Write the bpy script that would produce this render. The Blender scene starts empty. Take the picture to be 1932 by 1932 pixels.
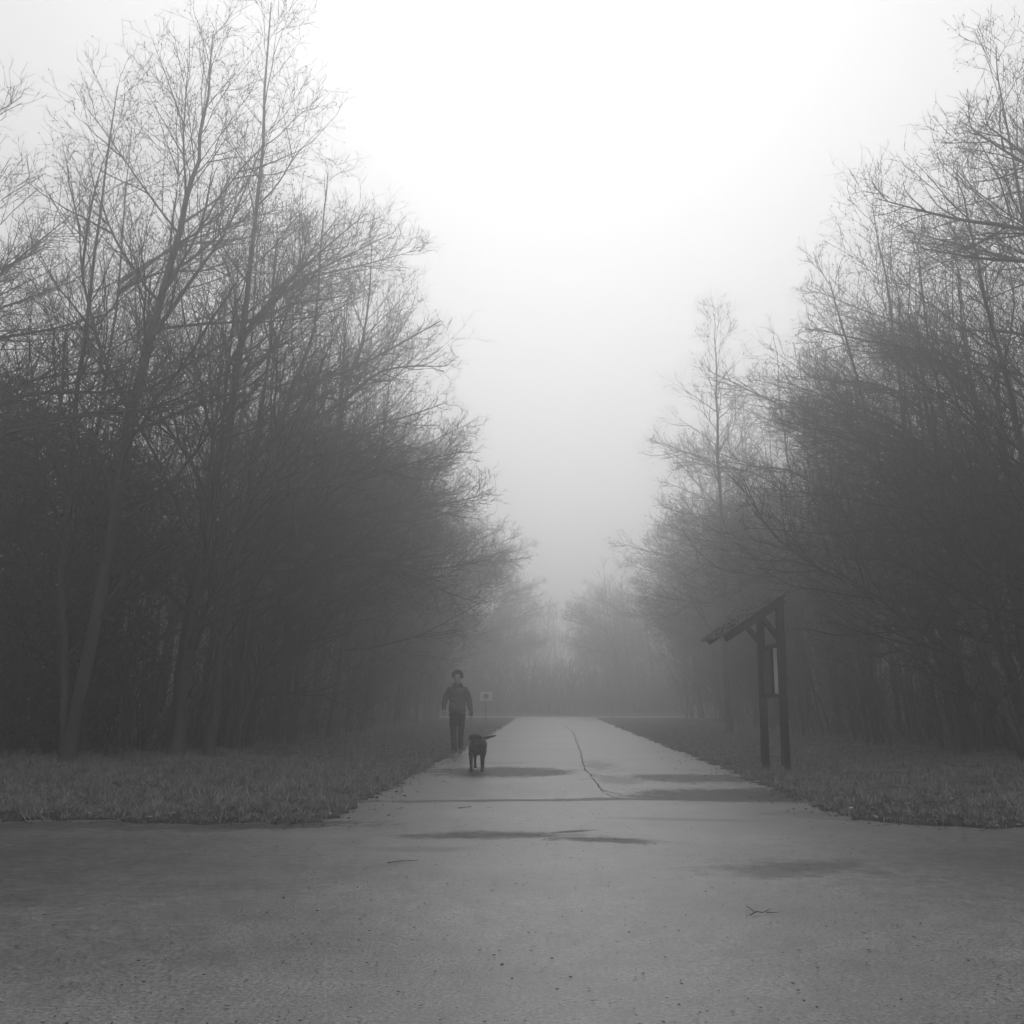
import bpy, bmesh, math, random
import numpy as np
from mathutils import Vector, Matrix, noise

R = math.radians
S = bpy.context.scene
COL = S.collection

# ------------------------------------------------------------------ camera
cam_d = bpy.data.cameras.new("camera"); cam = bpy.data.objects.new("camera", cam_d); COL.objects.link(cam)
cam.location = (0, 0, 1.25)
cam.rotation_euler = (R(90 + 9.72), 0, R(1.773))
cam_d.sensor_width = 36; cam_d.lens = 36 * 2038 / 1932
cam_d.clip_start = .05; cam_d.clip_end = 3000
S.camera = cam

# ------------------------------------------------------------------ sky and sun
W = bpy.data.worlds.new("World"); S.world = W; W.use_nodes = True
wn = W.node_tree; wn.nodes.clear()
def wnode(t, **k):
    n = wn.nodes.new(t)
    for a, b in k.items(): setattr(n, a, b)
    return n
sky = wnode('ShaderNodeTexSky', sky_type='NISHITA', sun_disc=False)
sky.sun_elevation = R(42); sky.sun_rotation = R(0); sky.air_density = 2; sky.dust_density = 5
bw = wnode('ShaderNodeRGBToBW'); bg = wnode('ShaderNodeBackground'); out = wnode('ShaderNodeOutputWorld')
# an overcast sky: brighter overhead than at the horizon, colourless
tc = wnode('ShaderNodeTexCoord'); sep = wnode('ShaderNodeSeparateXYZ')
mr = wnode('ShaderNodeMapRange'); mr.inputs['From Min'].default_value = 0; mr.inputs['From Max'].default_value = .75
mr.inputs['To Min'].default_value = 13.0; mr.inputs['To Max'].default_value = 14.3
mx = wnode('ShaderNodeMix', data_type='FLOAT'); mx.inputs[0].default_value = .85
wn.links.new(tc.outputs['Generated'], sep.inputs[0]); wn.links.new(sep.outputs['Z'], mr.inputs['Value'])
wn.links.new(sky.outputs[0], bw.inputs[0]); wn.links.new(bw.outputs[0], mx.inputs[2]); wn.links.new(mr.outputs[0], mx.inputs[3])
wn.links.new(mx.outputs[0], bg.inputs['Color']); bg.inputs['Strength'].default_value = .1
wn.links.new(bg.outputs[0], out.inputs[0])
sd = bpy.data.lights.new("sun", 'SUN'); sd.energy = 1.4; sd.angle = R(48); sd.color = (1, 1, 1)
sun = bpy.data.objects.new("sun", sd); COL.objects.link(sun); sun.rotation_euler = (R(-48), 0, R(1)); sun.location = (0, 60, 60)

S.view_settings.view_transform = 'Standard'; S.view_settings.look = 'None'
S.view_settings.exposure = -0.85; S.view_settings.gamma = 1
S.render.film_transparent = False
cy = S.cycles
cy.use_denoising = True; cy.denoiser = 'OPENIMAGEDENOISE'; cy.denoising_prefilter = 'ACCURATE'; cy.denoising_input_passes = 'RGB_ALBEDO_NORMAL'
cy.max_bounces = 6; cy.diffuse_bounces = 3; cy.glossy_bounces = 2; cy.transmission_bounces = 2
cy.volume_bounces = 4; cy.transparent_max_bounces = 4
cy.use_adaptive_sampling = False
cy.pixel_filter_type = 'BLACKMAN_HARRIS'

# ------------------------------------------------------------------ helpers
def tag(o, label=None, cat=None, group=None, kind=None):
    if label: o['label'] = label
    if cat: o['category'] = cat
    if group: o['group'] = group
    if kind: o['kind'] = kind
    return o

def link(name, me, mat, parent=None):
    o = bpy.data.objects.new(name, me); COL.objects.link(o)
    if mat is not None:
        me.materials.clear(); me.materials.append(mat)
    if parent is not None: o.parent = parent
    return o

def empty(name, loc=(0, 0, 0), rz=0):
    o = bpy.data.objects.new(name, None); COL.objects.link(o)
    o.location = loc; o.rotation_euler = (0, 0, rz); o.empty_display_size = .2
    return o

def np_mesh(name, V, Q, smooth=True):
    """V (n,3), Q (m,k) with every face of the same size."""
    me = bpy.data.meshes.new(name)
    V = np.asarray(V, dtype=np.float32); Q = np.asarray(Q, dtype=np.int32)
    m, k = Q.shape
    me.vertices.add(len(V)); me.vertices.foreach_set('co', V.ravel())
    me.loops.add(m * k); me.loops.foreach_set('vertex_index', Q.ravel())
    me.polygons.add(m); me.polygons.foreach_set('loop_start', np.arange(0, m * k, k, dtype=np.int32))
    if smooth: me.polygons.foreach_set('use_smooth', np.ones(m, dtype=bool))
    me.update(calc_edges=True)
    return me

class Tubes:
    """Collects polylines with a radius per point and turns them into one mesh of thin tubes."""
    def __init__(s): s.b = {}
    def add(s, pts, rad, sides=3): s.b.setdefault((len(pts), sides), []).append((pts, rad))
    def mesh(s, name):
        VV, QQ, off = [], [], 0
        for (n, k), L in s.b.items():
            P = np.array([a for a, _ in L], dtype=np.float64); Rr = np.array([r for _, r in L], dtype=np.float64)
            T = np.gradient(P, axis=1); T /= np.linalg.norm(T, axis=2, keepdims=True) + 1e-9
            ref = np.where(np.abs(T[:, :, 2:3]) > .92, np.array([1., 0, 0]), np.array([0, 0, 1.]))
            A = np.cross(T, ref); A /= np.linalg.norm(A, axis=2, keepdims=True) + 1e-9
            B = np.cross(T, A)
            th = np.arange(k) * 2 * math.pi / k
            ring = P[:, :, None, :] + Rr[:, :, None, None] * (np.cos(th)[None, None, :, None] * A[:, :, None, :] + np.sin(th)[None, None, :, None] * B[:, :, None, :])
            m = len(L); VV.append(ring.reshape(-1, 3))
            idx = np.arange(m * n * k).reshape(m, n, k) + off
            a = idx[:, :-1, :]; b = idx[:, 1:, :]
            q = np.stack([a, np.roll(a, -1, 2), np.roll(b, -1, 2), b], -1).reshape(-1, 4)
            QQ.append(q); off += m * n * k
        return np_mesh(name, np.concatenate(VV), np.concatenate(QQ))

def box_bm(bm, cx, cy_, cz, sx, sy, sz, M=None):
    r = bmesh.ops.create_cube(bm, size=1)
    for v in r['verts']:
        c = Vector((v.co.x * sx + cx, v.co.y * sy + cy_, v.co.z * sz + cz))
        v.co = M @ c if M else c
    return r['verts']

def beam_bm(bm, a, b, w, h, up=Vector((0, 0, 1))):
    """a square-cut timber from a to b, w wide and h deep"""
    a = Vector(a); b = Vector(b); d = b - a; L = d.length; d.normalize()
    s = d.cross(up)
    if s.length < 1e-3: s = d.cross(Vector((1, 0, 0)))
    s.normalize(); u = s.cross(d).normalized()
    M = Matrix((s, d, u)).transposed().to_4x4(); M.translation = (a + b) / 2
    return box_bm(bm, 0, 0, 0, w, L, h, M)

def bm_obj(name, bm, mat, parent=None, bevel=0, smooth=False):
    if bevel:
        bmesh.ops.bevel(bm, geom=bm.edges[:], offset=bevel, segments=2, affect='EDGES', clamp_overlap=True)
    me = bpy.data.meshes.new(name); bm.to_mesh(me); bm.free()
    if smooth:
        for p in me.polygons: p.use_smooth = True
    return link(name, me, mat, parent)

# ------------------------------------------------------------------ materials (all greys: the film is black and white)
def mat(name, g, rough=.8, var=0, scale=5, spec=.3, bump=0, bscale=40, detail=6, g2=None, stretch=None):
    m = bpy.data.materials.new(name); m.use_nodes = True
    nt = m.node_tree; b = nt.nodes['Principled BSDF']
    b.inputs['Base Color'].default_value = (g, g, g, 1); b.inputs['Roughness'].default_value = rough
    b.inputs['Specular IOR Level'].default_value = spec
    co = nt.nodes.new('ShaderNodeTexCoord'); src = co.outputs['Object']
    if stretch:
        mp = nt.nodes.new('ShaderNodeMapping'); mp.inputs['Scale'].default_value = stretch
        nt.links.new(src, mp.inputs[0]); src = mp.outputs[0]
    if var or g2 is not None:
        n = nt.nodes.new('ShaderNodeTexNoise'); n.inputs['Scale'].default_value = scale; n.inputs['Detail'].default_value = detail
        nt.links.new(src, n.inputs['Vector'])
        r = nt.nodes.new('ShaderNodeMapRange'); r.inputs['From Min'].default_value = .3; r.inputs['From Max'].default_value = .7
        lo, hi = (g * (1 - var), g * (1 + var)) if g2 is None else (g, g2)
        r.inputs['To Min'].default_value = lo; r.inputs['To Max'].default_value = hi
        nt.links.new(n.outputs[0], r.inputs['Value']); nt.links.new(r.outputs[0], b.inputs['Base Color'])
    if bump:
        n2 = nt.nodes.new('ShaderNodeTexNoise'); n2.inputs['Scale'].default_value = bscale; n2.inputs['Detail'].default_value = 8
        nt.links.new(src, n2.inputs['Vector'])
        bp = nt.nodes.new('ShaderNodeBump'); bp.inputs['Strength'].default_value = 1; bp.inputs['Distance'].default_value = bump
        nt.links.new(n2.outputs[0], bp.inputs['Height']); nt.links.new(bp.outputs[0], b.inputs['Normal'])
    return m

M_bark = mat('bark', .05, .85, .45, 6, .2, .01, 30, stretch=(1, 1, .25))
M_twig = mat('twig_bark', .03, .8, .3, 3, .25)
M_soil = mat('verge_soil', .018, .95, .5, 5, .08, .04, 25, g2=.06)
M_grass = mat('grass', .03, .7, .5, 9, .12, g2=.34)
M_leaf = mat('dead_leaves', .06, .7, .3, 5, .2, g2=.32)
M_litter = mat('wet_litter', .025, .7, .4, 9, .3)
M_ever = mat('evergreen_leaf', .03, .6, .4, 4, .2, g2=.06)
M_brush = mat('brushwood', .025, .85, .4, 2, .12, g2=.06)
M_wood = mat('weathered_timber', .013, .75, .5, 3, .3, .006, 30, stretch=(12, 12, 1))
M_moss = mat('mossy_shingle', .015, .85, .5, 14, .15, .012, 30, g2=.055)
M_paper = mat('notice_paper', .6, .6, .12, 3, .3)
M_board = mat('notice_board', .075, .7, .3, 6, .2)
M_white = mat('sign_white', .85, .5, .06, 4, .4)
M_signgrey = mat('sign_mark', .55, .5)
M_metal = mat('sign_metal', .2, .5)
M_skin = mat('skin', .36, .55, .08, 8, .3)
M_eye = mat('eye_dark', .02, .3)
M_hair = mat('hair', .018, .6, .5, 40, .3, .01, 90)
M_jacket = mat('jacket_cloth', .10, .75, .25, 9, .25, .012, 22)
M_collar = mat('collar_cloth', .025, .75, .25, 12, .25, .01, 25)
M_trouser = mat('trouser_cloth', .013, .85, .3, 9, .15, .012, 16)
M_shoe = mat('shoe', .06, .5, .2, 10)
M_sole = mat('shoe_sole', .4, .6)
M_fur = mat('black_fur', .004, .7, .4, 30, .15, .008, 120)
M_nose = mat('dog_nose', .012, .25, spec=.6)
M_tongue = mat('dog_tongue', .14, .4)
M_crack = mat('crack_dirt', .055, .95, .4, 12, .1)

# asphalt: aggregate, worn tone, and darker repaired / damp patches with ragged edges, plus vignetting painted in at both sides
def asphalt():
    m = bpy.data.materials.new('asphalt'); m.use_nodes = True
    nt = m.node_tree; N = nt.nodes; Lk = nt.links.new; b = N['Principled BSDF']
    co = N.new('ShaderNodeTexCoord').outputs['Object']
    def nz(scale, detail=5, rough=.6, vec=co):
        n = N.new('ShaderNodeTexNoise'); n.inputs['Scale'].default_value = scale; n.inputs['Detail'].default_value = detail
        n.inputs['Roughness'].default_value = rough; Lk(vec, n.inputs['Vector']); return n
    def rng(v, a, c, lo, hi, smooth=False):
        r = N.new('ShaderNodeMapRange'); r.inputs['From Min'].default_value = a; r.inputs['From Max'].default_value = c
        r.inputs['To Min'].default_value = lo; r.inputs['To Max'].default_value = hi
        if smooth: r.interpolation_type = 'SMOOTHSTEP'
        Lk(v, r.inputs['Value']); return r.outputs[0]
    def mth(op, a, c, clamp=False):
        r = N.new('ShaderNodeMath'); r.operation = op; r.use_clamp = clamp
        for i, x in enumerate((a, c)):
            if isinstance(x, (int, float)): r.inputs[i].default_value = x
            else: Lk(x, r.inputs[i])
        return r.outputs[0]
    # ragged coordinates for the patches
    wob = nz(2.2, 8, .65); wv = N.new('ShaderNodeVectorMath'); wv.operation = 'SUBTRACT'; wv.inputs[1].default_value = (.5, .5, .5)
    Lk(wob.outputs['Color'], wv.inputs[0])
    ws = N.new('ShaderNodeVectorMath'); ws.operation = 'MULTIPLY_ADD'; ws.inputs[1].default_value = (1.8, 1.6, 0)
    Lk(wv.outputs[0], ws.inputs[0]); Lk(co, ws.inputs[2]); wvec = ws.outputs[0]
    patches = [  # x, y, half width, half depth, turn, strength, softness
        (-.75, 18.75, 1.25, 1.25, 4, 1, .3), (2.35, 17.4, 1.05, 1.0, -12, .95, .35), (2.5, 14.4, 1.5, 1.15, -16, 1, .4),
        (-.3, 13.62, 2.0, .24, 8, .9, .9), (1.3, 13.9, 1.0, .3, -5, .9, .7),
        (-.55, 10.22, .85, .26, 2, .95, .8), (.5, 9.92, .5, .2, -8, .95, .7), (.22, 10.55, .34, .07, 42, 1, .8),
        (1.95, 8.35, .75, .42, 8, .75, 1.0), (-2.5, 11.2, .75, .22, 8, 1, .9), (-1.1, 9.3, .5, .16, 0, .35, 1),
        (1.4, 11.6, .7, .12, -6, .35, 1), (3.2, 12.0, .8, .35, -20, .5, 1), (-.9, 21.4, .6, .14, 0, .5, .9),
        (.98, 20.4, .3, 1.5, 0, .5, 1), (1.05, 17.0, .35, .8, 10, .55, 1), (-3.2, 8.6, .7, .4, 15, .5, 1), (-2.2, 6.6, .9, .5, 20, .35, 1),
        (-5.2, 7.6, 2.9, 3.2, 10, .85, 1.2), (4.6, 8.4, 2.2, 2.3, 0, .75, 1.2), (-4.6, 10.9, 2.6, .5, 2, .8, 1), (-2.7, 10.95, 1.0, .25, 6, 1, .8), (-7.5, 10.6, 1.4, .3, -3, .8, .8), (-3.0, 5.3, 1.6, .7, 15, .5, 1.2)]  # broad first pair: vignetting painted into the asphalt at the foreground sides
    fine = rng(nz(11, 6, .75).outputs[0], .3, .7, -.3, .3)
    tot = None
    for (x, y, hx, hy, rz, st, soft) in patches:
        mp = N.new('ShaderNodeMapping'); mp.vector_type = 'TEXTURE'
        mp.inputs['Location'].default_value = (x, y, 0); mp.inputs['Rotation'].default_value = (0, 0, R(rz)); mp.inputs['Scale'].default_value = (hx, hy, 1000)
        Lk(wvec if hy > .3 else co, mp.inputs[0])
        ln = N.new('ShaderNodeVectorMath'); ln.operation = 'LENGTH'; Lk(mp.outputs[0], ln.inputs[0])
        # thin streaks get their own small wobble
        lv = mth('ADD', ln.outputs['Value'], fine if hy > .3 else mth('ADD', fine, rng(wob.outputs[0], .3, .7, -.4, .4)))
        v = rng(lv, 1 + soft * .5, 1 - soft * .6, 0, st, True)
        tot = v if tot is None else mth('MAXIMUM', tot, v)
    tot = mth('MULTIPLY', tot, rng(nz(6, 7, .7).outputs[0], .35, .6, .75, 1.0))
    grit = nz(160, 3, .8).outputs[0]; agg = nz(45, 4, .75).outputs[0]; big = nz(.55, 6, .6).outputs[0]; mid = nz(4.5, 6, .65).outputs[0]
    vo = N.new('ShaderNodeTexVoronoi'); vo.inputs['Scale'].default_value = 26; Lk(co, vo.inputs['Vector'])
    pit = mth('MULTIPLY', rng(vo.outputs['Distance'], .1, .24, 1, 0), rng(mid, .5, .62, 0, 1))
    base = mth('MULTIPLY', rng(grit, .3, .7, .6, 1.4), rng(agg, .34, .66, .25, 1.75))
    base = mth('MULTIPLY', base, rng(big, .3, .7, .68, 1.25)); base = mth('MULTIPLY', base, rng(mid, .3, .7, .78, 1.22))
    base = mth('MULTIPLY', base, mth('SUBTRACT', 1, mth('MULTIPLY', pit, .75)))
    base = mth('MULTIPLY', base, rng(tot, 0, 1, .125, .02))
    Lk(base, b.inputs['Base Color'])
    rr = mth('ADD', rng(agg, .3, .7, .30, .46), mth('MULTIPLY', tot, .22)); Lk(rr, b.inputs['Roughness'])
    sp = rng(tot, 0, 1, .6, .2); Lk(sp, b.inputs['Specular IOR Level'])
    h = mth('ADD', mth('MULTIPLY', agg, .6), mth('SUBTRACT', mth('MULTIPLY', grit, .25), mth('MULTIPLY', pit, .5)))
    bp = N.new('ShaderNodeBump'); bp.inputs['Distance'].default_value = .006; bp.inputs['Strength'].default_value = .8
    Lk(h, bp.inputs['Height']); Lk(bp.outputs[0], b.inputs['Normal'])
    return m
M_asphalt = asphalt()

# ------------------------------------------------------------------ terrain
LX = np.array([(11.5, -2.3), (13, -2.17), (16.5, -2.15), (22.6, -2.08), (30, -1.95), (48, -1.8), (200, -1.8)])
RX = np.array([(11.4, 3.2), (13, 3.05), (20, 3.15), (30, 3.05), (56, 2.95), (200, 2.95)])
def smin(a, b, k):
    h = np.clip(.5 + .5 * (b - a) / k, 0, 1); return b * (1 - h) + a * h - k * h * (1 - h)
def verge(x, y):
    """metres into the verge from the edge of the asphalt (negative on the asphalt)"""
    x = np.asarray(x, float); y = np.asarray(y, float)
    xl = np.interp(y, LX[:, 0], LX[:, 1]) + .05 * np.sin(y * 1.7) + .03 * np.sin(y * 5.3)
    xr = np.interp(y, RX[:, 0], RX[:, 1]) + .05 * np.sin(y * 1.3 + 1) + .03 * np.sin(y * 4.7)
    dl = smin(xl - x, y - (11.15 + .13 * np.sin(x * 1.1 + .6) + .09 * np.sin(x * 3.7) + .05 * np.sin(x * 8.3 + 1)), .9)
    dr = smin(x - xr, y - (11.35 - .34 * np.clip(x - 3.6, -1, 40) + .1 * np.sin(x * 1.3) + .08 * np.sin(x * 4.1)), .8)
    dr = np.where(x > 14, np.minimum(dr, 0 * x + 6), dr)
    d = np.maximum(dl, dr) + .05 * np.sin(x * 7.1 + 2 * np.sin(y * 5.3)) + .035 * np.sin(y * 13.7 + 3 * np.sin(x * 9.1)) + .02 * np.sin(x * 31 + y * 23)
    cross = np.abs(y - 68.5) - 3.2                      # the road that crosses in the mist
    d = np.where(y > 70, cross, np.minimum(d, cross))   # and where ours ends
    return d
def sstep(a, b, v):
    t = np.clip((v - a) / (b - a), 0, 1); return t * t * (3 - 2 * t)
def wavy(x, y, s=1.0):
    return (np.sin(x * 1.3 * s + 1.7 * np.sin(y * .9 * s)) + np.sin(y * 1.7 * s + 2 + 1.3 * np.sin(x * 1.1 * s)) + .5 * np.sin(x * 4.1 * s + y * 3.3 * s)) / 2.5
def road_z(x, y):
    return .012 * wavy(x, y, .8) + .02 * np.exp(-((y - 13.1) / .6) ** 2) - .012 * np.exp(-((y - 14.2) / .7) ** 2)
def ground_z(x, y):
    d = verge(x, y)
    bank = .05 * sstep(-.05, .5, d) + .12 * sstep(1, 7, d) + .25 * sstep(5, 30, d)
    rough = (.02 * wavy(x, y, 2.3) + .015 * wavy(x + 9, y, 5.7)) * sstep(0, .6, d) + .05 * wavy(x, y, .35) * sstep(1, 5, d)
    return np.where(d < -.12, -.14, -.14 + sstep(-.12, .03, d) * (.15 + bank + rough))

def sheet(name, xs, ys, zf, material, keep=None):
    X, Y = np.meshgrid(xs, ys, indexing='xy'); Z = zf(X, Y)
    V = np.stack([X, Y, Z], -1).reshape(-1, 3); nx = len(xs)
    i = np.arange(len(ys) - 1)[:, None] * nx + np.arange(nx - 1)[None, :]
    Q = np.stack([i, i + 1, i + nx + 1, i + nx], -1).reshape(-1, 4)
    if keep is not None:
        c = V[Q].mean(1); Q = Q[keep(c[:, 0], c[:, 1])]
        u, inv = np.unique(Q, return_inverse=True); V = V[u]; Q = inv.reshape(-1, 4)
    return link(name, np_mesh(name, V, Q), material)
xs = np.concatenate([np.arange(-110, -14, 4.), np.arange(-14, -4.5, .2), np.arange(-4.5, 5.5, .06), np.arange(5.5, 14, .2), np.arange(14, 111, 4.)])
ys = np.concatenate([np.arange(-20, 8, 2.), np.arange(8, 18, .06), np.arange(18, 30, .15), np.arange(30, 90, .7), np.arange(90, 231, 5.)])
ground = sheet('ground', xs, ys, ground_z, M_soil); ground['kind'] = 'structure'
xr_ = np.concatenate([np.arange(-110, -6, 4.), np.arange(-6, 6, .25), np.arange(6, 111, 4.)])
yr_ = np.concatenate([np.arange(-19, 4, 1.), np.arange(4, 22, .15), np.arange(22, 60, .8), np.arange(60, 141, 2.)])
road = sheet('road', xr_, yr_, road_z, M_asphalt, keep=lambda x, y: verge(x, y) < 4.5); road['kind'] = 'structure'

# crack in the asphalt: an irregular, branching strip of dirt-filled joint
def crack():
    rng = random.Random(4); bm = bmesh.new()
    def ribbon(pts, w0, w1, step=.12):
        P = []
        for (a, b) in zip(pts[:-1], pts[1:]):
            n = max(2, int(math.dist(a, b) / step))
            for i in range(n):
                t = i / n; P.append((a[0] + (b[0] - a[0]) * t, a[1] + (b[1] - a[1]) * t))
        P.append(pts[-1]); prev = None; j = 0
        for i, (x, y) in enumerate(P):
            t = i / (len(P) - 1); j = .8 * j + rng.uniform(-.012, .012)
            w = .62 * (w0 + (w1 - w0) * t) * rng.uniform(.2, 1.5); x += j
            z = float(road_z(x, y)) + .004
            a = bm.verts.new((x - w / 2, y, z)); b = bm.verts.new((x + w / 2, y + rng.uniform(-.02, .02), z))
            if prev and rng.random() > .2: bm.faces.new((prev[0], prev[1], b, a))
            prev = (a, b)
    ribbon([(.80, 50), (.95, 40), (.9, 34.4), (.83, 28), (.78, 25.2), (.70, 21.2), (.68, 19), (.71, 17.7), (.74, 15.7), (.84, 14.2), (1.0, 13.6)], .06, .03)
    ribbon([(.72, 18.2), (.95, 17.6), (1.1, 17.3)], .05, .02)
    ribbon([(.78, 15.2), (1.0, 14.6), (1.3, 14.4)], .04, .02)
    ribbon([(.7, 21.5), (1.1, 22), (1.6, 22.1)], .05, .02)
    me = bpy.data.meshes.new('road_crack'); bm.to_mesh(me); bm.free()
    o = link('road_crack', me, M_crack); o['kind'] = 'structure'
crack()

# ------------------------------------------------------------------ haze (even fog round everything)
def haze():
    bm = bmesh.new(); box_bm(bm, 0, 105, 10.5, 232, 262, 23)
    m = bpy.data.materials.new('fog'); m.use_nodes = True; nt = m.node_tree
    nt.nodes.remove(nt.nodes['Principled BSDF'])
    v = nt.nodes.new('ShaderNodeVolumePrincipled'); v.inputs['Color'].default_value = (.97, .97, .97, 1)
    v.inputs['Density'].default_value = .0142; v.inputs['Anisotropy'].default_value = .8
    nt.links.new(v.outputs[0], nt.nodes['Material Output'].inputs['Volume'])
    o = bm_obj('haze', bm, m); o['kind'] = 'stuff'; o['label'] = 'pale fog filling the avenue between the bare trees'
haze()

# ------------------------------------------------------------------ bare trees
def norm3(v):
    l = math.sqrt(v[0] ** 2 + v[1] ** 2 + v[2] ** 2) or 1; return (v[0] / l, v[1] / l, v[2] / l)
def walk(rng, p, d, L, n, lift, jit):
    pts = [p]; s = L / n
    for _ in range(n):
        d = norm3((d[0] + rng.gauss(0, jit), d[1] + rng.gauss(0, jit), d[2] + rng.gauss(0, jit) + lift))
        p = (p[0] + d[0] * s, p[1] + d[1] * s, p[2] + d[2] * s); pts.append(p)
    return pts
def side_dir(rng, t, ang, az=None, bias=None):
    t = Vector(t).normalized(); a = t.cross(Vector((0, 0, 1)) if abs(t.z) < .95 else Vector((1, 0, 0))).normalized(); b = t.cross(a)
    if az is None: az = rng.uniform(0, 2 * math.pi)
    d = t * math.cos(ang) + (a * math.cos(az) + b * math.sin(az)) * math.sin(ang)
    if bias: d = d + Vector(bias)
    return tuple(d.normalized())
def lerp_poly(pts, t):
    f = t * (len(pts) - 1); i = min(int(f), len(pts) - 2); u = f - i
    a, b = pts[i], pts[i + 1]
    return tuple(a[k] + (b[k] - a[k]) * u for k in range(3)), norm3(tuple(b[k] - a[k] for k in range(3)))
def smooth_poly(P, n):
    """Catmull-Rom through control points"""
    P = [tuple(map(float, q)) for q in P]; Q = [P[0]] + P + [P[-1]]; out = []
    segs = len(P) - 1
    for i in range(n + 1):
        f = i / n * segs; k = min(int(f), segs - 1); t = f - k
        a, b, c, d = Q[k], Q[k + 1], Q[k + 2], Q[k + 3]
        out.append(tuple(.5 * (2 * b[j] + (c[j] - a[j]) * t + (2 * a[j] - 5 * b[j] + 4 * c[j] - d[j]) * t * t + (3 * b[j] - a[j] - 3 * c[j] + d[j]) * t ** 3) for j in range(3)))
    return out

def dress(rng, C, pts, r0, L, level, fine, buds=None, dens=1.0):
    """side shoots on a branch: level 2 = laterals, level 3 = twigs, level 4 = spurs"""
    sp = {2: .34, 3: .2, 4: .13}[level] / dens
    n = max(2, int(L / sp)); az = rng.uniform(0, 6.28)
    for i in range(n):
        t = .12 + .88 * (i + rng.random()) / n
        if t > .99: continue
        p, tan = lerp_poly(pts, t); az += 2.4 + rng.gauss(0, .35)
        if level == 2:
            l = min(1.9, (.5 * L * (1 - t) + .35) * rng.uniform(.6, 1.25)); r = max(.0045, r0 * .42 * (1 - .6 * t)); k = 4
        elif level == 3:
            l = min(.95, (.42 * L * (1 - .6 * t) + .16) * rng.uniform(.55, 1.3)); r = .0042; k = 3
        else:
            l = rng.uniform(.08, .26); r = .0028; k = 1
        d = side_dir(rng, tan, R(rng.uniform(28, 58)), az)
        q = walk(rng, p, d, l, k, .09, .13)
        m = len(q) - 1
        C.add(q, [max(.0022, r * (1 - .6 * j / m)) for j in range(m + 1)], 3)
        if level < fine: dress(rng, C, q, r, l, level + 1, fine, buds, dens)
        elif buds is not None and rng.random() < .25: buds.append(q[-1])

def limb(rng, T, C, p, d, L, r, fine, lift=.06, buds=None, dens=1.0, jit=.09):
    n = max(5, int(L / .38)); q = walk(rng, p, d, L, n, lift, jit)
    (T if r > .035 else C).add(q, [max(.005, r * (1 - .88 * j / n)) for j in range(n + 1)], 5 if r > .03 else 4)
    dress(rng, C, q, r, L, 2, fine, buds, dens)
    # one or two forks
    for _ in range(2 if L > 2 else 1):
        t = rng.uniform(.25, .6); pp, tt = lerp_poly(q, t); l2 = L * rng.uniform(.4, .65)
        q2 = walk(rng, pp, side_dir(rng, tt, R(rng.uniform(22, 42))), l2, 6, lift, jit)
        C.add(q2, [max(.004, r * .6 * (1 - .85 * j / 6)) for j in range(7)], 4)
        dress(rng, C, q2, r * .6, l2, 2, fine, buds, dens)

def tree_meshes(seed, stems, fine=4, n1=30, reach=.38, bias=.35, low=.14, up=(38, 68), dens=1.0, bud=False, extra=()):
    """stems: list of (control points, base radius); +X is the side the tree leans to."""
    rng = random.Random(seed); T, C = Tubes(), Tubes(); buds = [] if bud else None
    for cps, r0 in stems:
        H = cps[-1][2]; n = 16; pts = smooth_poly(cps, n)
        pts = [(x + rng.gauss(0, .025), y + rng.gauss(0, .025), z) for x, y, z in pts]
        rad = [max(.008, r0 * (1 - .93 * (j / n) ** .85)) * (1.35 if j == 0 else 1) for j in range(n + 1)]
        T.add(pts, rad, 7)
        az = rng.uniform(0, 6.28)
        for i in range(n1):
            t = low + (1 - low) * ((i + rng.random() * .9) / n1); t = min(t, .985)
            p, tan = lerp_poly(pts, t); az += 2.4 + rng.gauss(0, .4)
            L = (H * reach * (1.06 - t) ** .8 * min(1, .55 + t * 1.6)) * rng.uniform(.55, 1.2) + .3
            ang = R(up[1] + (up[0] - up[1]) * t + rng.gauss(0, 7))
            rr = max(.006, r0 * .42 * (1.05 - t) * rng.uniform(.6, 1.1))
            d = side_dir(rng, tan, ang, az, (bias * (1 - .6 * t), 0, 0))
            limb(rng, T, C, p, d, L, rr, fine, .055, buds, dens)
    for cps, r in extra:                     # limbs whose course the photo shows
        n = 12; q = smooth_poly(cps, n); L = sum(math.dist(a, b) for a, b in zip(q[:-1], q[1:]))
        T.add(q, [max(.006, r * (1 - .9 * j / n)) for j in range(n + 1)], 6)
        dress(rng, C, q, r, L, 2, fine, buds, dens * 1.35)
        for _ in range(7):
            t = rng.uniform(.3, .95); pp, tt = lerp_poly(q, t)
            limb(rng, T, C, pp, side_dir(rng, tt, R(rng.uniform(18, 42))), L * (1.1 - t) * .55, r * .45 * (1.1 - t), fine, .03, buds, dens)
    if buds:
        for b in buds:                       # catkins and old cones at the tips
            l = rng.uniform(.015, .035); w = rng.uniform(.006, .011)
            C.add([b, (b[0], b[1], b[2] - l / 2), (b[0], b[1], b[2] - l)], [w * .5, w, w * .4], 4)
    return T.mesh('trunk'), C.mesh('crown')

def put_tree(name, meshes, loc, rz=0, s=1.0, label=None, group=None):
    t = empty(name, loc, rz); t.scale = (s, s, s)
    link('trunk', meshes[0], M_bark, t); link('crown', meshes[1], M_twig, t)
    return tag(t, label, 'tree', group)

def gz(x, y): return float(ground_z(np.array(x), np.array(y)))

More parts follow.
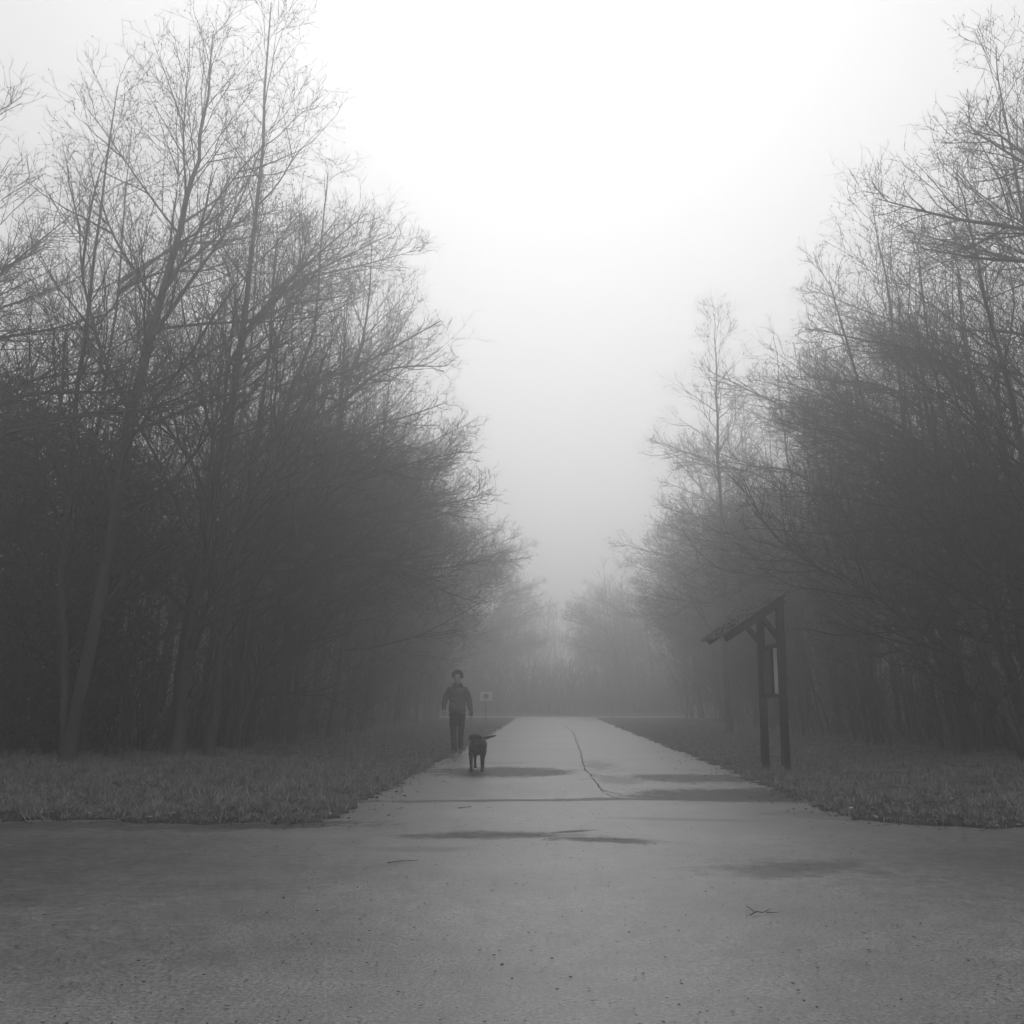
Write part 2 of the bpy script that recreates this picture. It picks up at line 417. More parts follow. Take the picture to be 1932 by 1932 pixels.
def hero(name, label, seed, base, cps, r, **k):
    z0 = gz(*base) - .05
    stems = [([(x - base[0], y - base[1], z - z0) for x, y, z in c], rr) for c, rr in zip(cps, r)]
    ex = [([(x - base[0], y - base[1], z - z0) for x, y, z in c], rr) for c, rr in k.pop('extra', ())]
    put_tree(name, tree_meshes(seed, stems, extra=ex, **k), (base[0], base[1], z0), 0, 1, label)

hero('bare_tree', 'tall thick-trunked bare tree curving upright just inside the dark evergreen', 11, (-6.77, 20),
     [[(-6.77, 20, 0), (-6.6, 20, 2.5), (-6.33, 20, 5.08), (-5.89, 20, 8.01), (-5.69, 20.1, 12.0), (-5.6, 20.2, 15.5)]], [.15],
     n1=40, bias=.15, up=(34, 58), bud=True, reach=.4,
     extra=[([(-6.0, 20, 7.3), (-5.3, 20, 7.9), (-4.9, 19.9, 9.0), (-4.7, 19.9, 10.4)], .05), ([(-6.1, 20, 6.8), (-7.0, 19.7, 7.6), (-7.9, 19.4, 8.5)], .04)])
hero('bare_tree', 'bare forked tree slanting up behind the dark evergreen at the frame edge', 12, (-7.9, 18),
     [[(-7.9, 18, 0), (-7.4, 18, 4), (-6.92, 18, 7.65), (-6.46, 18, 9.83), (-6.23, 18, 11.2), (-6.1, 18, 13.4)],
      [(-7.9, 18, 0), (-8.3, 18.2, 4), (-8.2, 18.3, 8), (-7.9, 18.3, 12.5)]], [.13, .1],
     n1=34, bias=.25, up=(30, 55), bud=True, extra=[([(-6.95, 18, 7.4), (-6.2, 18, 8.6), (-5.6, 18, 9.6), (-5.1, 18.1, 11.2)], .045)])
hero('bare_tree', 'bare tree whose long high limb arches farthest out over the walker side', 13, (-6.96, 24),
     [[(-6.96, 24, 0), (-6.58, 24, 4.98), (-5.96, 24, 7.95), (-5.4, 24, 9.74), (-5.14, 24, 13.58)],
      [(-6.96, 24, 0), (-5.9, 24.4, 3.5), (-5.4, 24.5, 6.5), (-5.0, 24.6, 10.5)]], [.13, .08],
     n1=30, bias=.3, bud=True,
     extra=[([(-5.96, 24, 7.95), (-5.24, 24, 8.45), (-4.14, 24, 8.9), (-2.4, 24, 9.9)], .08), ([(-6.1, 24, 7.4), (-4.9, 23.8, 7.7), (-3.7, 23.7, 8.6), (-2.2, 23.7, 8.7)], .065),
            ([(-6.3, 24, 6.3), (-5.2, 24, 6.6), (-4.1, 24.1, 6.6), (-3.2, 24.2, 6.1)], .045)])
hero('bare_tree', 'slim bare tree with an upright forked stem just past the arching limb', 14, (-6.65, 27),
     [[(-6.65, 27, 0), (-6.27, 27, 4.09), (-5.31, 27, 8.21), (-4.68, 27, 11.07), (-4.6, 27, 13.44)]], [.11], n1=36, bias=.35,
     extra=[([(-6.0, 27, 5.2), (-4.9, 27, 5.9), (-3.6, 27, 6.6), (-2.5, 27, 7.1)], .045)])
hero('bare_tree', 'bare tree reaching one long feathery bough toward the misty gap above the walker', 15, (-5.94, 30),
     [[(-5.94, 30, 0), (-5.4, 30, 4.4), (-4.7, 30, 8), (-4.3, 30, 11.5)]], [.1], n1=34, bias=.4,
     extra=[([(-5.4, 30, 4.4), (-4.5, 30, 5.6), (-3.42, 30, 6.5), (-1.92, 30, 7.33)], .05), ([(-5.3, 30, 5.2), (-4.2, 29.7, 5.9), (-2.9, 29.6, 5.7)], .04)])
hero('bare_tree', 'low spreading bare tree whose boughs hang level above the head of the walker', 16, (-6.9, 25.4),
     [[(-6.9, 25.4, 0), (-6.6, 25.4, 2.2), (-6.0, 25.6, 4.6), (-5.6, 25.8, 7.2)]], [.1], n1=24, bias=.5, up=(45, 72),
     extra=[([(-6.55, 25.4, 2.4), (-6.03, 25.6, 3.72), (-4.24, 26, 4.49), (-2.94, 26, 4.29), (-1.3, 26, 4.55)], .055),
            ([(-6.3, 25.3, 3.3), (-5.4, 25.1, 4.3), (-4.08, 25, 4.49), (-2.82, 25, 3.87), (-1.6, 25, 3.4)], .05),
            ([(-6.6, 25.4, 1.8), (-5.6, 25, 3.0), (-4.6, 24.8, 3.6), (-3.5, 24.6, 3.6)], .04)])
hero('bare_tree', 'bare tree with leaning twin stems beside the frame edge on the noticeboard side', 21, (8.3, 17),
     [[(8.3, 17, 0), (7.8, 17, 3.84), (7.3, 17, 6.89), (6.9, 17, 9.8)], [(8.3, 17, 0), (8.0, 17.2, 4), (8.1, 17.3, 8), (7.8, 17.3, 12.3)]], [.1, .1],
     n1=38, bias=-.25, bud=True, up=(30, 60), reach=.4)
hero('bare_tree', 'bare many-branched tree standing behind the noticeboard with upswept crown', 22, (8.2, 22),
     [[(8.2, 22, 0), (7.5, 22, 3.6), (6.7, 22, 6.8), (6.1, 22, 10)], [(8.2, 22, 0), (7.6, 22.3, 4), (7.5, 22.4, 8.5), (7.2, 22.4, 12)]], [.1, .09],
     n1=34, bias=-.25, bud=True, up=(30, 60), reach=.38)
hero('bare_tree', 'lone straight slender tree rising above its neighbours on the noticeboard side', 23, (5.75, 35),
     [[(5.75, 35, 0), (5.75, 35, 6.62), (5.73, 35, 10.9), (5.78, 35, 14.0)]], [.1], n1=44, bias=-.1, up=(35, 60), reach=.24)
hero('bare_tree', 'leaning tree with a long curved bough crossing above the noticeboard roof', 24, (8.0, 18.6),
     [[(8.0, 18.6, 0), (7.2, 18.5, 2.4), (6.8, 18.4, 4.8), (6.5, 18.4, 8)]], [.09], n1=20, bias=-.2, reach=.3,
     extra=[([(7.4, 18.5, 1.7), (6.2, 18.2, 2.35), (5.3, 18, 3.0), (4.5, 18, 3.38), (3.75, 18, 4.01), (3.35, 18, 4.9)], .05),
            ([(7.2, 18.5, 2.4), (6.2, 18.1, 3.3), (5.3, 18, 3.55), (4.4, 18.2, 3.45)], .035)])

# protos for the wood on either side
def reachers(rg, stems):
    ex = []
    for _ in range(4):
        cps, r0 = rg.choice(stems); q = smooth_poly(cps, 12); H = cps[-1][2]; f = rg.uniform(.3, .78); p, _t = lerp_poly(q, f)
        l = rg.uniform(2.6, 4.4) * (1.25 - .6 * f); a = rg.gauss(0, .45); up = rg.uniform(.25, .95)
        ex.append(([p, (p[0] + l * .3, p[1] + a * l * .3, p[2] + l * .3 * (up + .25)), (p[0] + l * .68, p[1] + a * l * .7, p[2] + l * .62 * up), (p[0] + l, p[1] + a * l, p[2] + l * .8 * up)], r0 * .52))
    return ex
protos = []
for i in range(9):
    rg = random.Random(100 + i); H = rg.uniform(10.5, 14); lean = rg.uniform(.7, 2.2)
    stems = []
    for s in range(rg.choice((1, 2, 2, 3))):
        a = rg.uniform(-1, 1); l = lean * rg.uniform(.2, 1.2); h = H * rg.uniform(.72, 1)
        stems.append(([(0, 0, 0), (l * .35, a * .4, h * .33), (l * .8, a * .8, h * .66), (l, a, h)], rg.uniform(.06, .1)))
    protos.append(tree_meshes(200 + i, stems, fine=4, n1=max(11, 27 // len(stems)), reach=.33, bias=.35, low=.2, up=(34, 66), dens=.76, extra=reachers(rg, stems)))
thin = []
for i in range(4):                         # saplings and hazel-like clumps of leaning stems at the woodland edge
    rg = random.Random(300 + i); stems = []
    for s in range(6):
        a = rg.uniform(-1.6, 1.6); l = rg.uniform(-.3, 1.5); h = rg.uniform(4, 6.5)
        stems.append(([(rg.uniform(-.3, .3), rg.uniform(-.3, .3), 0), (l * .4, a * .5, h * .5), (l, a, h)], rg.uniform(.02, .038)))
    thin.append(tree_meshes(320 + i, stems, fine=4, n1=13, reach=.3, bias=.15, low=.12, up=(25, 55), dens=.8))

GL = 'slender bare trees of the wood on the walker side'; GR = 'slender bare trees of the wood on the noticeboard side'
GF = 'faint trees in the fog past the crossroad'
LL = 'slender bare tree in the dense misty wood on the walker side'
LR = 'slender bare tree in the dense misty wood on the noticeboard side'
LF = 'faint bare tree in the fog beyond the crossroad'
rg = random.Random(7)
def rows(side, xs_, y0, y1, step, label, group):
    for ri, x0 in enumerate(xs_):
        y = y0 + ri * .9
        while y < y1:
            x = side * (x0 + rg.uniform(-.9, .9)); yy = y + rg.uniform(-.8, .8)
            if not (side < 0 and yy < 20 and abs(x) < 9) and abs(yy - 68.5) > 4.5:
                rz = (0 if side < 0 else math.pi) + rg.uniform(-.5, .5)
                put_tree('bare_tree', protos[rg.randrange(9)], (x, yy, gz(x, yy) - .05), rz, rg.uniform(.85, 1.12), label, group)
            y += step * (1 + .12 * ri) * rg.uniform(.8, 1.2)
rows(-1, (6.6, 8.0, 9.8, 12, 15.5), 21, 64, 2.6, LL, GL)
rows(1, (8.7, 10.0, 11.6, 13.6, 16.5), 19.5, 64, 2.6, LR, GR)
rows(-1, (4.5, 7.5, 11.5), 75, 112, 4.2, LF, GF)
rows(1, (6.2, 9, 13), 75, 112, 4.2, LF, GF)
for k in range(12):
    x = -10 + 2.1 * k; y = 122 + rg.uniform(-2, 2)
    put_tree('bare_tree', protos[rg.randrange(9)], (x, y, 0), rg.uniform(0, 6), .9, LF, GF)
# near trees beside the frame, out to the sides of the foreground
for (x, y, i, rz) in [(-9.6, 15.5, 1, .2), (-11.5, 18.5, 4, -.2), (-12.5, 14.5, 2, 0), (-9.3, 20.5, 5, .3), (-14, 21, 3, 0)]:
    put_tree('bare_tree', protos[i], (x, y, gz(x, y)), rz, 1.05, LL, GL)
for (x, y, i, rz) in [(9.3, 15.2, 6, 3.3), (10.5, 18.5, 7, 3.0), (12, 13.5, 8, 3.2), (8.8, 20.0, 0, 3.4)]:
    put_tree('bare_tree', protos[i], (x, y, gz(x, y)), rz, 1.0, LR, GR)
GSL = 'sapling clumps at the foot of the wood on the walker side'; GSR = 'sapling clumps at the foot of the wood on the noticeboard side'
for side, x0, grp, lab in ((-1, 6.6, GSL, 'clump of thin leaning saplings at the wood edge on the walker side'), (1, 7.9, GSR, 'clump of thin leaning saplings at the wood edge on the noticeboard side')):
    for row in range(2):
        y = (19.5 if side < 0 else 18.5) + row
        while y < 64:
            x = side * (x0 + (1.2 if y < 24 else 0) + row * 2.3 + rg.uniform(-.5, .7))
            t = put_tree('sapling_clump', thin[rg.randrange(4)], (x, y, gz(x, y) - .03), (0 if side < 0 else math.pi) + rg.uniform(-.6, .6), rg.uniform(.8, 1.15), lab, grp)
            t['category'] = 'saplings'
            y += rg.uniform(1.9, 2.8) * (1 + .5 * row)

# dense brushwood under the trees, and the deep wood behind: nobody could count either
def brush():
    rng = random.Random(31); T = Tubes()
    for side in (-1, 1):
        for _ in range(5200):
            y = 17 + 95 * rng.random() ** 1.6
            inner = (7.2 if side < 0 else 9.2) + (2.6 * max(0, (21 - y) / 4) if y < 21 else 0)
            x = side * (inner + 15 * rng.random() ** 1.3)
            if abs(y - 68.5) < 4: continue
            h = rng.uniform(.6, 3.6); z = gz(x, y)
            d = norm3((-side * rng.uniform(-.25, .6), rng.gauss(0, .25), 1))
            q = walk(rng, (x, y, z - .05), d, h, 5, -.02, .12)
            r = rng.uniform(.006, .016)
            T.add(q, [r * (1 - .75 * j / 5) for j in range(6)], 3)
            for _k in range(6):
                t = rng.uniform(.15, 1); p, tan = lerp_poly(q, min(t, .99)); l = rng.uniform(.2, .9)
                q2 = walk(rng, p, side_dir(rng, tan, R(rng.uniform(25, 65))), l, 3, .02, .2)
                T.add(q2, [.005, .004, .003, .002], 3)
    for _ in range(1500):
        x = rng.uniform(-9, 10); y = rng.uniform(74.5, 84); q = walk(rng, (x, y, gz(x, y) - .05), norm3((rng.gauss(0, .2), 0, 1)), rng.uniform(1.2, 4.2), 5, 0, .1)
        T.add(q, [.02 * (1 - .75 * j / 5) for j in range(6)], 3)
        for _k in range(7):
            p, tan = lerp_poly(q, rng.uniform(.1, .98)); T.add(walk(rng, p, side_dir(rng, tan, R(rng.uniform(25, 65))), rng.uniform(.4, 1.3), 3, .02, .2), [.012, .009, .006, .003], 3)
    o = link('brushwood', T.mesh('brushwood'), M_brush); tag(o, 'tangled brushwood and brambles filling the foot of the wood', None, None, 'stuff')
brush()

def deep_wood():
    rng = random.Random(33); T = Tubes()
    for side in (-1, 1):
        for _ in range(620):
            y = 12 + 125 * rng.random(); x = side * rng.uniform(19, 42)
            if abs(y - 68.5) < 4: continue
            h = rng.uniform(8, 13); d = norm3((-side * rng.uniform(-.05, .2), rng.gauss(0, .06), 1))
            q = walk(rng, (x, y, gz(x, y) - .1), d, h, 8, 0, .03); r = rng.uniform(.05, .11)
            T.add(q, [r * (1 - .85 * j / 8) for j in range(9)], 4)
            for _k in range(34):
                p, tan = lerp_poly(q, rng.uniform(.05, .98)); l = rng.uniform(.8, 2.6)
                q2 = walk(rng, p, side_dir(rng, tan, R(rng.uniform(30, 65))), l, 4, .05, .12)
                T.add(q2, [.02, .016, .012, .008, .005], 3)
                for _m in range(5):
                    p3, t3 = lerp_poly(q2, rng.uniform(.2, .98))
                    q3 = walk(rng, p3, side_dir(rng, t3, R(rng.uniform(25, 60))), rng.uniform(.3, 1), 2, .05, .12)
                    T.add(q3, [.008, .006, .004], 3)
    for _ in range(300):
        x = rng.uniform(-34, 34); y = rng.uniform(122, 150) if abs(x - 1) < 5 else rng.uniform(92, 150)
        h = rng.uniform(6, 12.5); q = walk(rng, (x, y, gz(x, y) - .1), (0, 0, 1), h, 6, 0, .04)
        T.add(q, [.1 * (1 - .85 * j / 6) for j in range(7)], 4)
        for _k in range(40):
            p, tan = lerp_poly(q, rng.uniform(.02, .98)); l = rng.uniform(.8, 2.6)
            T.add(walk(rng, p, side_dir(rng, tan, R(rng.uniform(30, 70))), l, 4, .05, .15), [.03, .024, .018, .012, .008], 3)
    o = link('deep_wood', T.mesh('deep_wood'), M_brush); tag(o, 'deep mass of bare wood far back behind the roadside trees', None, None, 'stuff')
deep_wood()

# evergreen at the outer edge on the walker side
def leaf_cloud(rng, blobs, n, size):
    V = np.zeros((n * 4, 3)); k = 0
    w = [b[3] * b[4] * b[5] for b in blobs]
    for i in range(n):
        b = rng.choices(blobs, w)[0]
        while True:
            u = Vector((rng.uniform(-1, 1), rng.uniform(-1, 1), rng.uniform(-1, 1)))
            if .2 < u.length < 1: break
        c = Vector((b[0] + u.x * b[3], b[1] + u.y * b[4], b[2] + u.z * b[5]))
        if noise.noise(c * 1.7) < -.12: c += Vector((rng.gauss(0, .25), rng.gauss(0, .25), rng.gauss(0, .25)))
        a = Vector((rng.gauss(0, 1), rng.gauss(0, 1), rng.gauss(0, .6))).normalized(); e = a.cross(Vector((rng.gauss(0, 1), rng.gauss(0, 1), rng.gauss(0, 1)))).normalized()
        s = size * rng.uniform(.6, 1.4)
        V[k] = c - a * s; V[k + 1] = c + e * s * .45; V[k + 2] = c + a * s; V[k + 3] = c - e * s * .45; k += 4
    return np_mesh('crown', V, np.arange(n * 4).reshape(-1, 4), False)
def evergreen(name, label, loc, H, blobs, n, seed, size=.06):
    rng = random.Random(seed); t = empty(name, loc); tag(t, label, 'tree')
    T = Tubes(); q = smooth_poly([(0, 0, 0), (.1, 0, H * .5), (0, .1, H)], 10); T.add(q, [.11 * (1 - .8 * j / 10) for j in range(11)], 8)
    for b in blobs:
        p, _ = lerp_poly(q, min(.95, max(.1, (b[2] - .5) / H))); e = (b[0], b[1], b[2]); mid = tuple((p[k] + e[k]) / 2 + (0, 0, -.1)[k] for k in range(3))
        T.add(smooth_poly([p, mid, e], 6), [.035 * (1 - .7 * j / 6) for j in range(7)], 5)
    link('trunk', T.mesh('trunk'), M_bark, t); link('crown', leaf_cloud(rng, blobs, n, size), M_ever, t)
evergreen('evergreen_tree', 'dark leafy evergreen against the frame edge below the leaning trunks', (-8.9, 19.5, 0), 6.8,
          [(.7, 0, 5.7, .6, .6, .5), (-.5, 0, 6.0, .9, .8, .7), (-1.8, .2, 6.5, 1.0, 1, 1), (-1.9, .2, 5.4, 1.3, 1, 1), (1.1, 0, 5.0, .9, .8, .7), (0, 0, 4.7, 1.3, 1, 1), (-1.6, 0, 4.1, 1.4, 1, 1),
           (.9, .1, 3.7, 1.1, .9, .8), (-.5, 0, 3.1, 1.4, 1, 1), (.6, 0, 2.3, 1.2, 1, .9), (-1.3, 0, 2.1, 1.3, 1, 1), (0, 0, 1.2, 1.4, 1, .9)], 42000, 5)

# ------------------------------------------------------------------ grass, litter
def grass():
    rng = np.random.default_rng(3); bl = []
    def area(n, x0, x1, y0, y1, h, w, far):
        x = rng.uniform(x0, x1, n); y = rng.uniform(y0, y1, n); d = verge(x, y)
        m = (d > -.02) & ((rng.random(n) < .35 + .65 * (wavy(x, y, 1.9) > -.45)) ) & ((d > .12) | (rng.random(n) < .5))
        x, y = x[m], y[m]; k = len(x); z = ground_z(x, y)
        hh = h * rng.uniform(.4, 1.3, k) * np.where(wavy(x, y, 4.1) > .3, 2.3, .8); ww = w * rng.uniform(.6, 1.3, k); a = rng.uniform(0, 6.283, k); la = rng.uniform(0, 6.283, k); ln = hh * rng.uniform(.2, 1.3, k)
        dx, dy = np.cos(a) * ww / 2, np.sin(a) * ww / 2
        A = np.stack([x - dx, y - dy, z - .01], -1); B = np.stack([x + dx, y + dy, z - .01], -1)
        C = np.stack([x + np.cos(la) * ln, y + np.sin(la) * ln, z + hh], -1)
        bl.append(np.stack([A, B, C], 1).reshape(-1, 3))
    area(150000, -10, -1.8, 11, 21, .06, .011, 0)
    area(70000, 3, 9, 9.5, 21, .06, .011, 0)
    area(50000, -7.5, -1.6, 21, 45, .06, .014, 1); area(50000, 2.8, 8.5, 21, 45, .06, .014, 1)
    area(30000, -16, -8, 11, 22, .06, .012, 1); area(30000, 8, 15, 7.5, 22, .06, .012, 1)
    V = np.concatenate(bl); o = link('grass', np_mesh('grass', V, np.arange(len(V)).reshape(-1, 3), False), M_grass)
    tag(o, 'short rough winter grass on both verges', None, None, 'stuff')
grass()

def litter(name, label, n, mat_, pick, smin_, smax_, seed, zf, flat=.25):
    rng = np.random.default_rng(seed); x, y = pick(rng, n); n = len(x); z = zf(x, y)
    s = rng.uniform(smin_, smax_, n); a = rng.uniform(0, 6.283, n); asp = rng.uniform(.35, .8, n)
    ux, uy = np.cos(a), np.sin(a); t = rng.uniform(-flat, flat, (n, 4)) * s[:, None] + .4 * flat * s[:, None]
    P = []
    for j, (p, q) in enumerate(((-1, 0), (0, 1), (1, 0), (0, -1))):
        P.append(np.stack([x + s * (ux * p - uy * q * asp), y + s * (uy * p + ux * q * asp), z + .006 + np.abs(t[:, j])], -1))
    V = np.stack(P, 1).reshape(-1, 3)
    o = link(name, np_mesh(name, V, np.arange(len(V)).reshape(-1, 4), False), mat_); tag(o, label, None, None, 'stuff')
def pick_verge(rng, n):
    x = rng.uniform(-12, 10, n); y = rng.uniform(10, 30, n); m = verge(x, y) > .02; return x[m], y[m]
def pick_edge(rng, n):
    x = rng.uniform(-9, 9, n); y = rng.uniform(7.5, 26, n); d = verge(x, y); m = (d > -.9) & (d < .1) & (rng.random(n) < np.exp(-np.abs(d + .02) * 5) * (.35 + .55 * (wavy(x, y, 3) > 0))); return x[m], y[m]
def pick_road(rng, n):
    x = rng.normal(0, 2.6, n); y = 4.3 + 14 * rng.random(n) ** 1.5; m = (verge(x, y) < 0); return x[m], y[m]
litter('leaf_litter', 'fallen leaves lying in the verge grass', 16000, M_leaf, pick_verge, .015, .045, 1, ground_z, .5)
litter('edge_litter', 'dark rotted leaves along the ragged edge of the asphalt', 60000, M_litter, pick_edge, .008, .032, 2, lambda x, y: np.maximum(ground_z(x, y), road_z(x, y)), .5)
litter('road_grit', 'dark grit and leaf scraps scattered on the asphalt', 3200, M_litter, pick_road, .003, .013, 3, road_z, .4)

def twig(name, label, pts, r, forks=()):
    T = Tubes(); z = [float(road_z(x, y)) for x, y, _ in pts]
    P = smooth_poly([(x, y, zz + h) for (x, y, h), zz in zip(pts, z)], 10); T.add(P, [r * (1 - .5 * j / 10) for j in range(11)], 6)
    for f in forks:
        T.add([(x, y, float(road_z(x, y)) + h) for x, y, h in f], [r * .7, r * .6, r * .4], 5)
    tag(link(name, T.mesh(name), M_litter), label, 'twig')
twig('fallen_twig', 'forked dark twig lying alone on the near asphalt, the closest of the twigs', [(1.17, 6.58, .01), (1.22, 6.64, .02), (1.26, 6.66, .012), (1.31, 6.72, .02)], .0035,
     [((1.21, 6.63, .018), (1.19, 6.7, .03), (1.18, 6.76, .025)), ((1.28, 6.67, .012), (1.31, 6.65, .014), (1.35, 6.66, .01))])
twig('fallen_twig', 'short straight twig on the road nearer the camera than the dog', [(-1.0, 12.6, .008), (-.94, 12.65, .01), (-.86, 12.72, .008)], .005)
twig('fallen_twig', 'thin dark twig on the asphalt below the grass verge of the walker side', [(-1.22, 8.57, .006), (-1.13, 8.62, .009), (-1.0, 8.68, .006)], .0035)

# ------------------------------------------------------------------ noticeboard shelter
def noticeboard():
    root = empty('noticeboard', (3.75, 18.3, 0)); O = Vector((3.75, 18.3, 0))
    tag(root, 'timber noticeboard shelter with a sloping mossy roof on two posts beside the road', 'noticeboard')
    F = Vector((3.70, 18.82, 0)) - O; N = Vector((3.83, 17.83, 0)) - O
    u = (F - N).normalized(); v = Vector((-u.y, u.x, 0))          # v points to the road
    if v.x > 0: v = -v
    Hh = 2.80; slope = .65
    zr = lambda s: Hh - slope * s                                  # underside line of roof at s metres toward the road
    for P, nm in ((F, 0), (N, 1)):
        bm = bmesh.new(); zb = gz(P.x + O.x, P.y + O.y)
        beam_bm(bm, (P.x, P.y, zb - .3), (P.x, P.y, Hh - .07), .115, .115, up=v); bm_obj('post', bm, M_wood, root, .008)
        e = P + v * .93
        bm = bmesh.new(); beam_bm(bm, P - v * .06 + Vector((0, 0, Hh - .035 + .05)), e + Vector((0, 0, zr(.93))), .075, .12); bm_obj('rafter', bm, M_wood, root, .006)
        bm = bmesh.new(); a = P + v * .03; beam_bm(bm, a + Vector((0, 0, 2.19)), P + v * .33 + Vector((0, 0, zr(.33) - .02)), .065, .075); bm_obj('brace', bm, M_wood, root, .005)
    # roof deck and shingles
    a = N - u * .05; b = F + u * .05
    bm = bmesh.new(); nrm = Vector((0, 0, 1)) + v * slope; nrm.normalize(); dn = (v - Vector((0, 0, slope))).normalized()
    Lr = 1.22
    M = Matrix((u, dn, nrm)).transposed().to_4x4(); M.translation = (a + b) / 2 - v * .1 + Vector((0, 0, Hh + .10)) + dn * (Lr / 2)
    for k in range(7):
        box_bm(bm, 0, -Lr / 2 + (k + .5) * Lr / 7, 0, (b - a).length, Lr / 7 - .006, .024, M)
    deck = bm_obj('roof', bm, M_wood, root, .003)
    rng = random.Random(9); bm = bmesh.new(); W_ = (b - a).length
    for row in range(8):
        x = -W_ / 2 - .03
        while x < W_ / 2:
            w = rng.uniform(.07, .13); l = rng.uniform(.2, .27); yy = -Lr / 2 + row * Lr / 7.6 + rng.uniform(-.02, .03)
            T = M @ Matrix.Translation((x + w / 2, yy + l / 2 - .05, .026 + rng.uniform(0, .008))) @ Matrix.Rotation(R(-4 + rng.uniform(-2, 2)), 4, 'X') @ Matrix.Rotation(R(rng.uniform(-5, 5)), 4, 'Z')
            box_bm(bm, 0, 0, 0, w - .006, l, .013, T); x += w
    for _ in range(150):
        s = rng.uniform(.01, .026); r = bmesh.ops.create_icosphere(bm, subdivisions=1, radius=s)
        p = M @ Vector((rng.uniform(-W_ / 2, W_ / 2), rng.uniform(-Lr / 2, Lr / 2 + .1), .05))
        for vv in r['verts']: vv.co = Vector((vv.co.x * rng.uniform(.8, 1.3), vv.co.y * rng.uniform(.8, 1.3), vv.co.z * .7)) + p
    bm_obj('shingles', bm, M_moss, root)
    # the framed board between the posts
    z0, z1 = 1.27, 2.09
    for z, h in ((z1, .06), (z0, .055)):
        bm = bmesh.new(); beam_bm(bm, F - u * .06 + Vector((0, 0, z - (.03 if z > 2 else 0))), N + u * .06 + Vector((0, 0, z)), .06, h); bm_obj('rail', bm, M_wood, root, .004)
    c = N + (F - N) * .45
    bm = bmesh.new(); beam_bm(bm, c + Vector((0, 0, z0 + .03)), c + Vector((0, 0, z1 - .035)), .05, .05, up=v); bm_obj('mullion', bm, M_wood, root, .003)
    bm = bmesh.new(); L = (F - c).length - .09; m_ = (F + c) / 2
    Mx = Matrix((u, v, Vector((0, 0, 1)))).transposed().to_4x4(); Mx.translation = m_ + Vector((0, 0, (z0 + z1) / 2)) - v * .012
    box_bm(bm, 0, 0, 0, L, .018, z1 - z0 - .07, Mx); bd = bm_obj('board', bm, M_board, root)
    bm = bmesh.new(); L = (N - c).length - .085; m_ = (N + c) / 2
    Mx = Matrix((u, v, Vector((0, 0, 1)))).transposed().to_4x4(); Mx.translation = m_ + Vector((0, 0, (z0 + z1) / 2)) - v * .012
    box_bm(bm, 0, 0, 0, L, .014, z1 - z0 - .07, Mx); o = bm_obj('notice_sheet', bm, M_paper, root); o['label'] = 'pale notice sheet in the frame'
noticeboard()

def small_sign():
    x, y = -2.46, 45; root = empty('road_sign', (x, y, gz(x, y))); z = 1.28 - gz(x, y)
    tag(root, 'small pale rectangular sign with a round mark, faint in the fog behind the walker', 'sign')
    bm = bmesh.new(); bmesh.ops.create_cone(bm, cap_ends=True, segments=12, radius1=.022, radius2=.022, depth=1.5, matrix=Matrix.Translation((0, .03, .7))); bm_obj('post', bm, M_metal, root, smooth=True)
    bm = bmesh.new(); box_bm(bm, 0, 0, z, .50, .02, .36); bm_obj('panel', bm, M_white, root, .006)
    bm = bmesh.new(); r = bmesh.ops.create_cone(bm, cap_ends=False, segments=32, radius1=.12, radius2=.12, depth=.006)
    r2 = bmesh.ops.create_cone(bm, cap_ends=False, segments=32, radius1=.1, radius2=.1, depth=.006)
    bmesh.ops.bridge_loops(bm, edges=[e for e in bm.edges if all(v.co.z > 0 for v in e.verts)])
    for vv in bm.verts: vv.co = Vector((vv.co.x, -.0135 - vv.co.z, vv.co.y + z))
    bm_obj('round_mark', bm, M_signgrey, root)
small_sign()

# ------------------------------------------------------------------ figures: smooth skins grown from tapered limbs, fused by a voxel remesh
def rings(bm, P, seg=14):
    """P: list of (x,y,z,rx,ry) centres with the two radii, loft along the path, rounded ends"""
    pts = [Vector(p[:3]) for p in P]; n = len(P); loops = []
    def frame(i):
        t = (pts[min(i + 1, n - 1)] - pts[max(i - 1, 0)]).normalized()
        a = Vector((1, 0, 0)); a = (a - t * a.dot(t))
        if a.length < .2: a = Vector((0, 1, 0)); a = (a - t * a.dot(t))
        a.normalize(); b = t.cross(a); return t, a, b
    def ring(c, a, b, rx, ry): return [bm.verts.new(c + a * math.cos(k * 2 * math.pi / seg) * rx + b * math.sin(k * 2 * math.pi / seg) * ry) for k in range(seg)]
    t, a, b = frame(0); rx, ry = P[0][3:]
    m = min(rx, ry)
    for f in (.98, .8, .45): loops.append(ring(pts[0] - t * m * f, a, b, rx * math.sqrt(1 - f * f), ry * math.sqrt(1 - f * f)))
    for i in range(n):
        t, a, b = frame(i); loops.append(ring(pts[i], a, b, P[i][3], P[i][4]))
    rx, ry = P[-1][3:]; m = min(rx, ry)
    for f in (.45, .8, .98): loops.append(ring(pts[-1] + t * m * f, a, b, rx * math.sqrt(1 - f * f), ry * math.sqrt(1 - f * f)))
    for l0, l1 in zip(loops[:-1], loops[1:]):
        for k in range(seg): bm.faces.new((l0[k], l0[(k + 1) % seg], l1[(k + 1) % seg], l1[k]))
    bm.faces.new(loops[0][::-1]); bm.faces.new(loops[-1])
def ball(bm, c, r, seg=16):
    rr = bmesh.ops.create_uvsphere(bm, u_segments=seg, v_segments=10, radius=1)
    for v in rr['verts']: v.co = Vector((v.co.x * r[0] + c[0], v.co.y * r[1] + c[1], v.co.z * r[2] + c[2]))
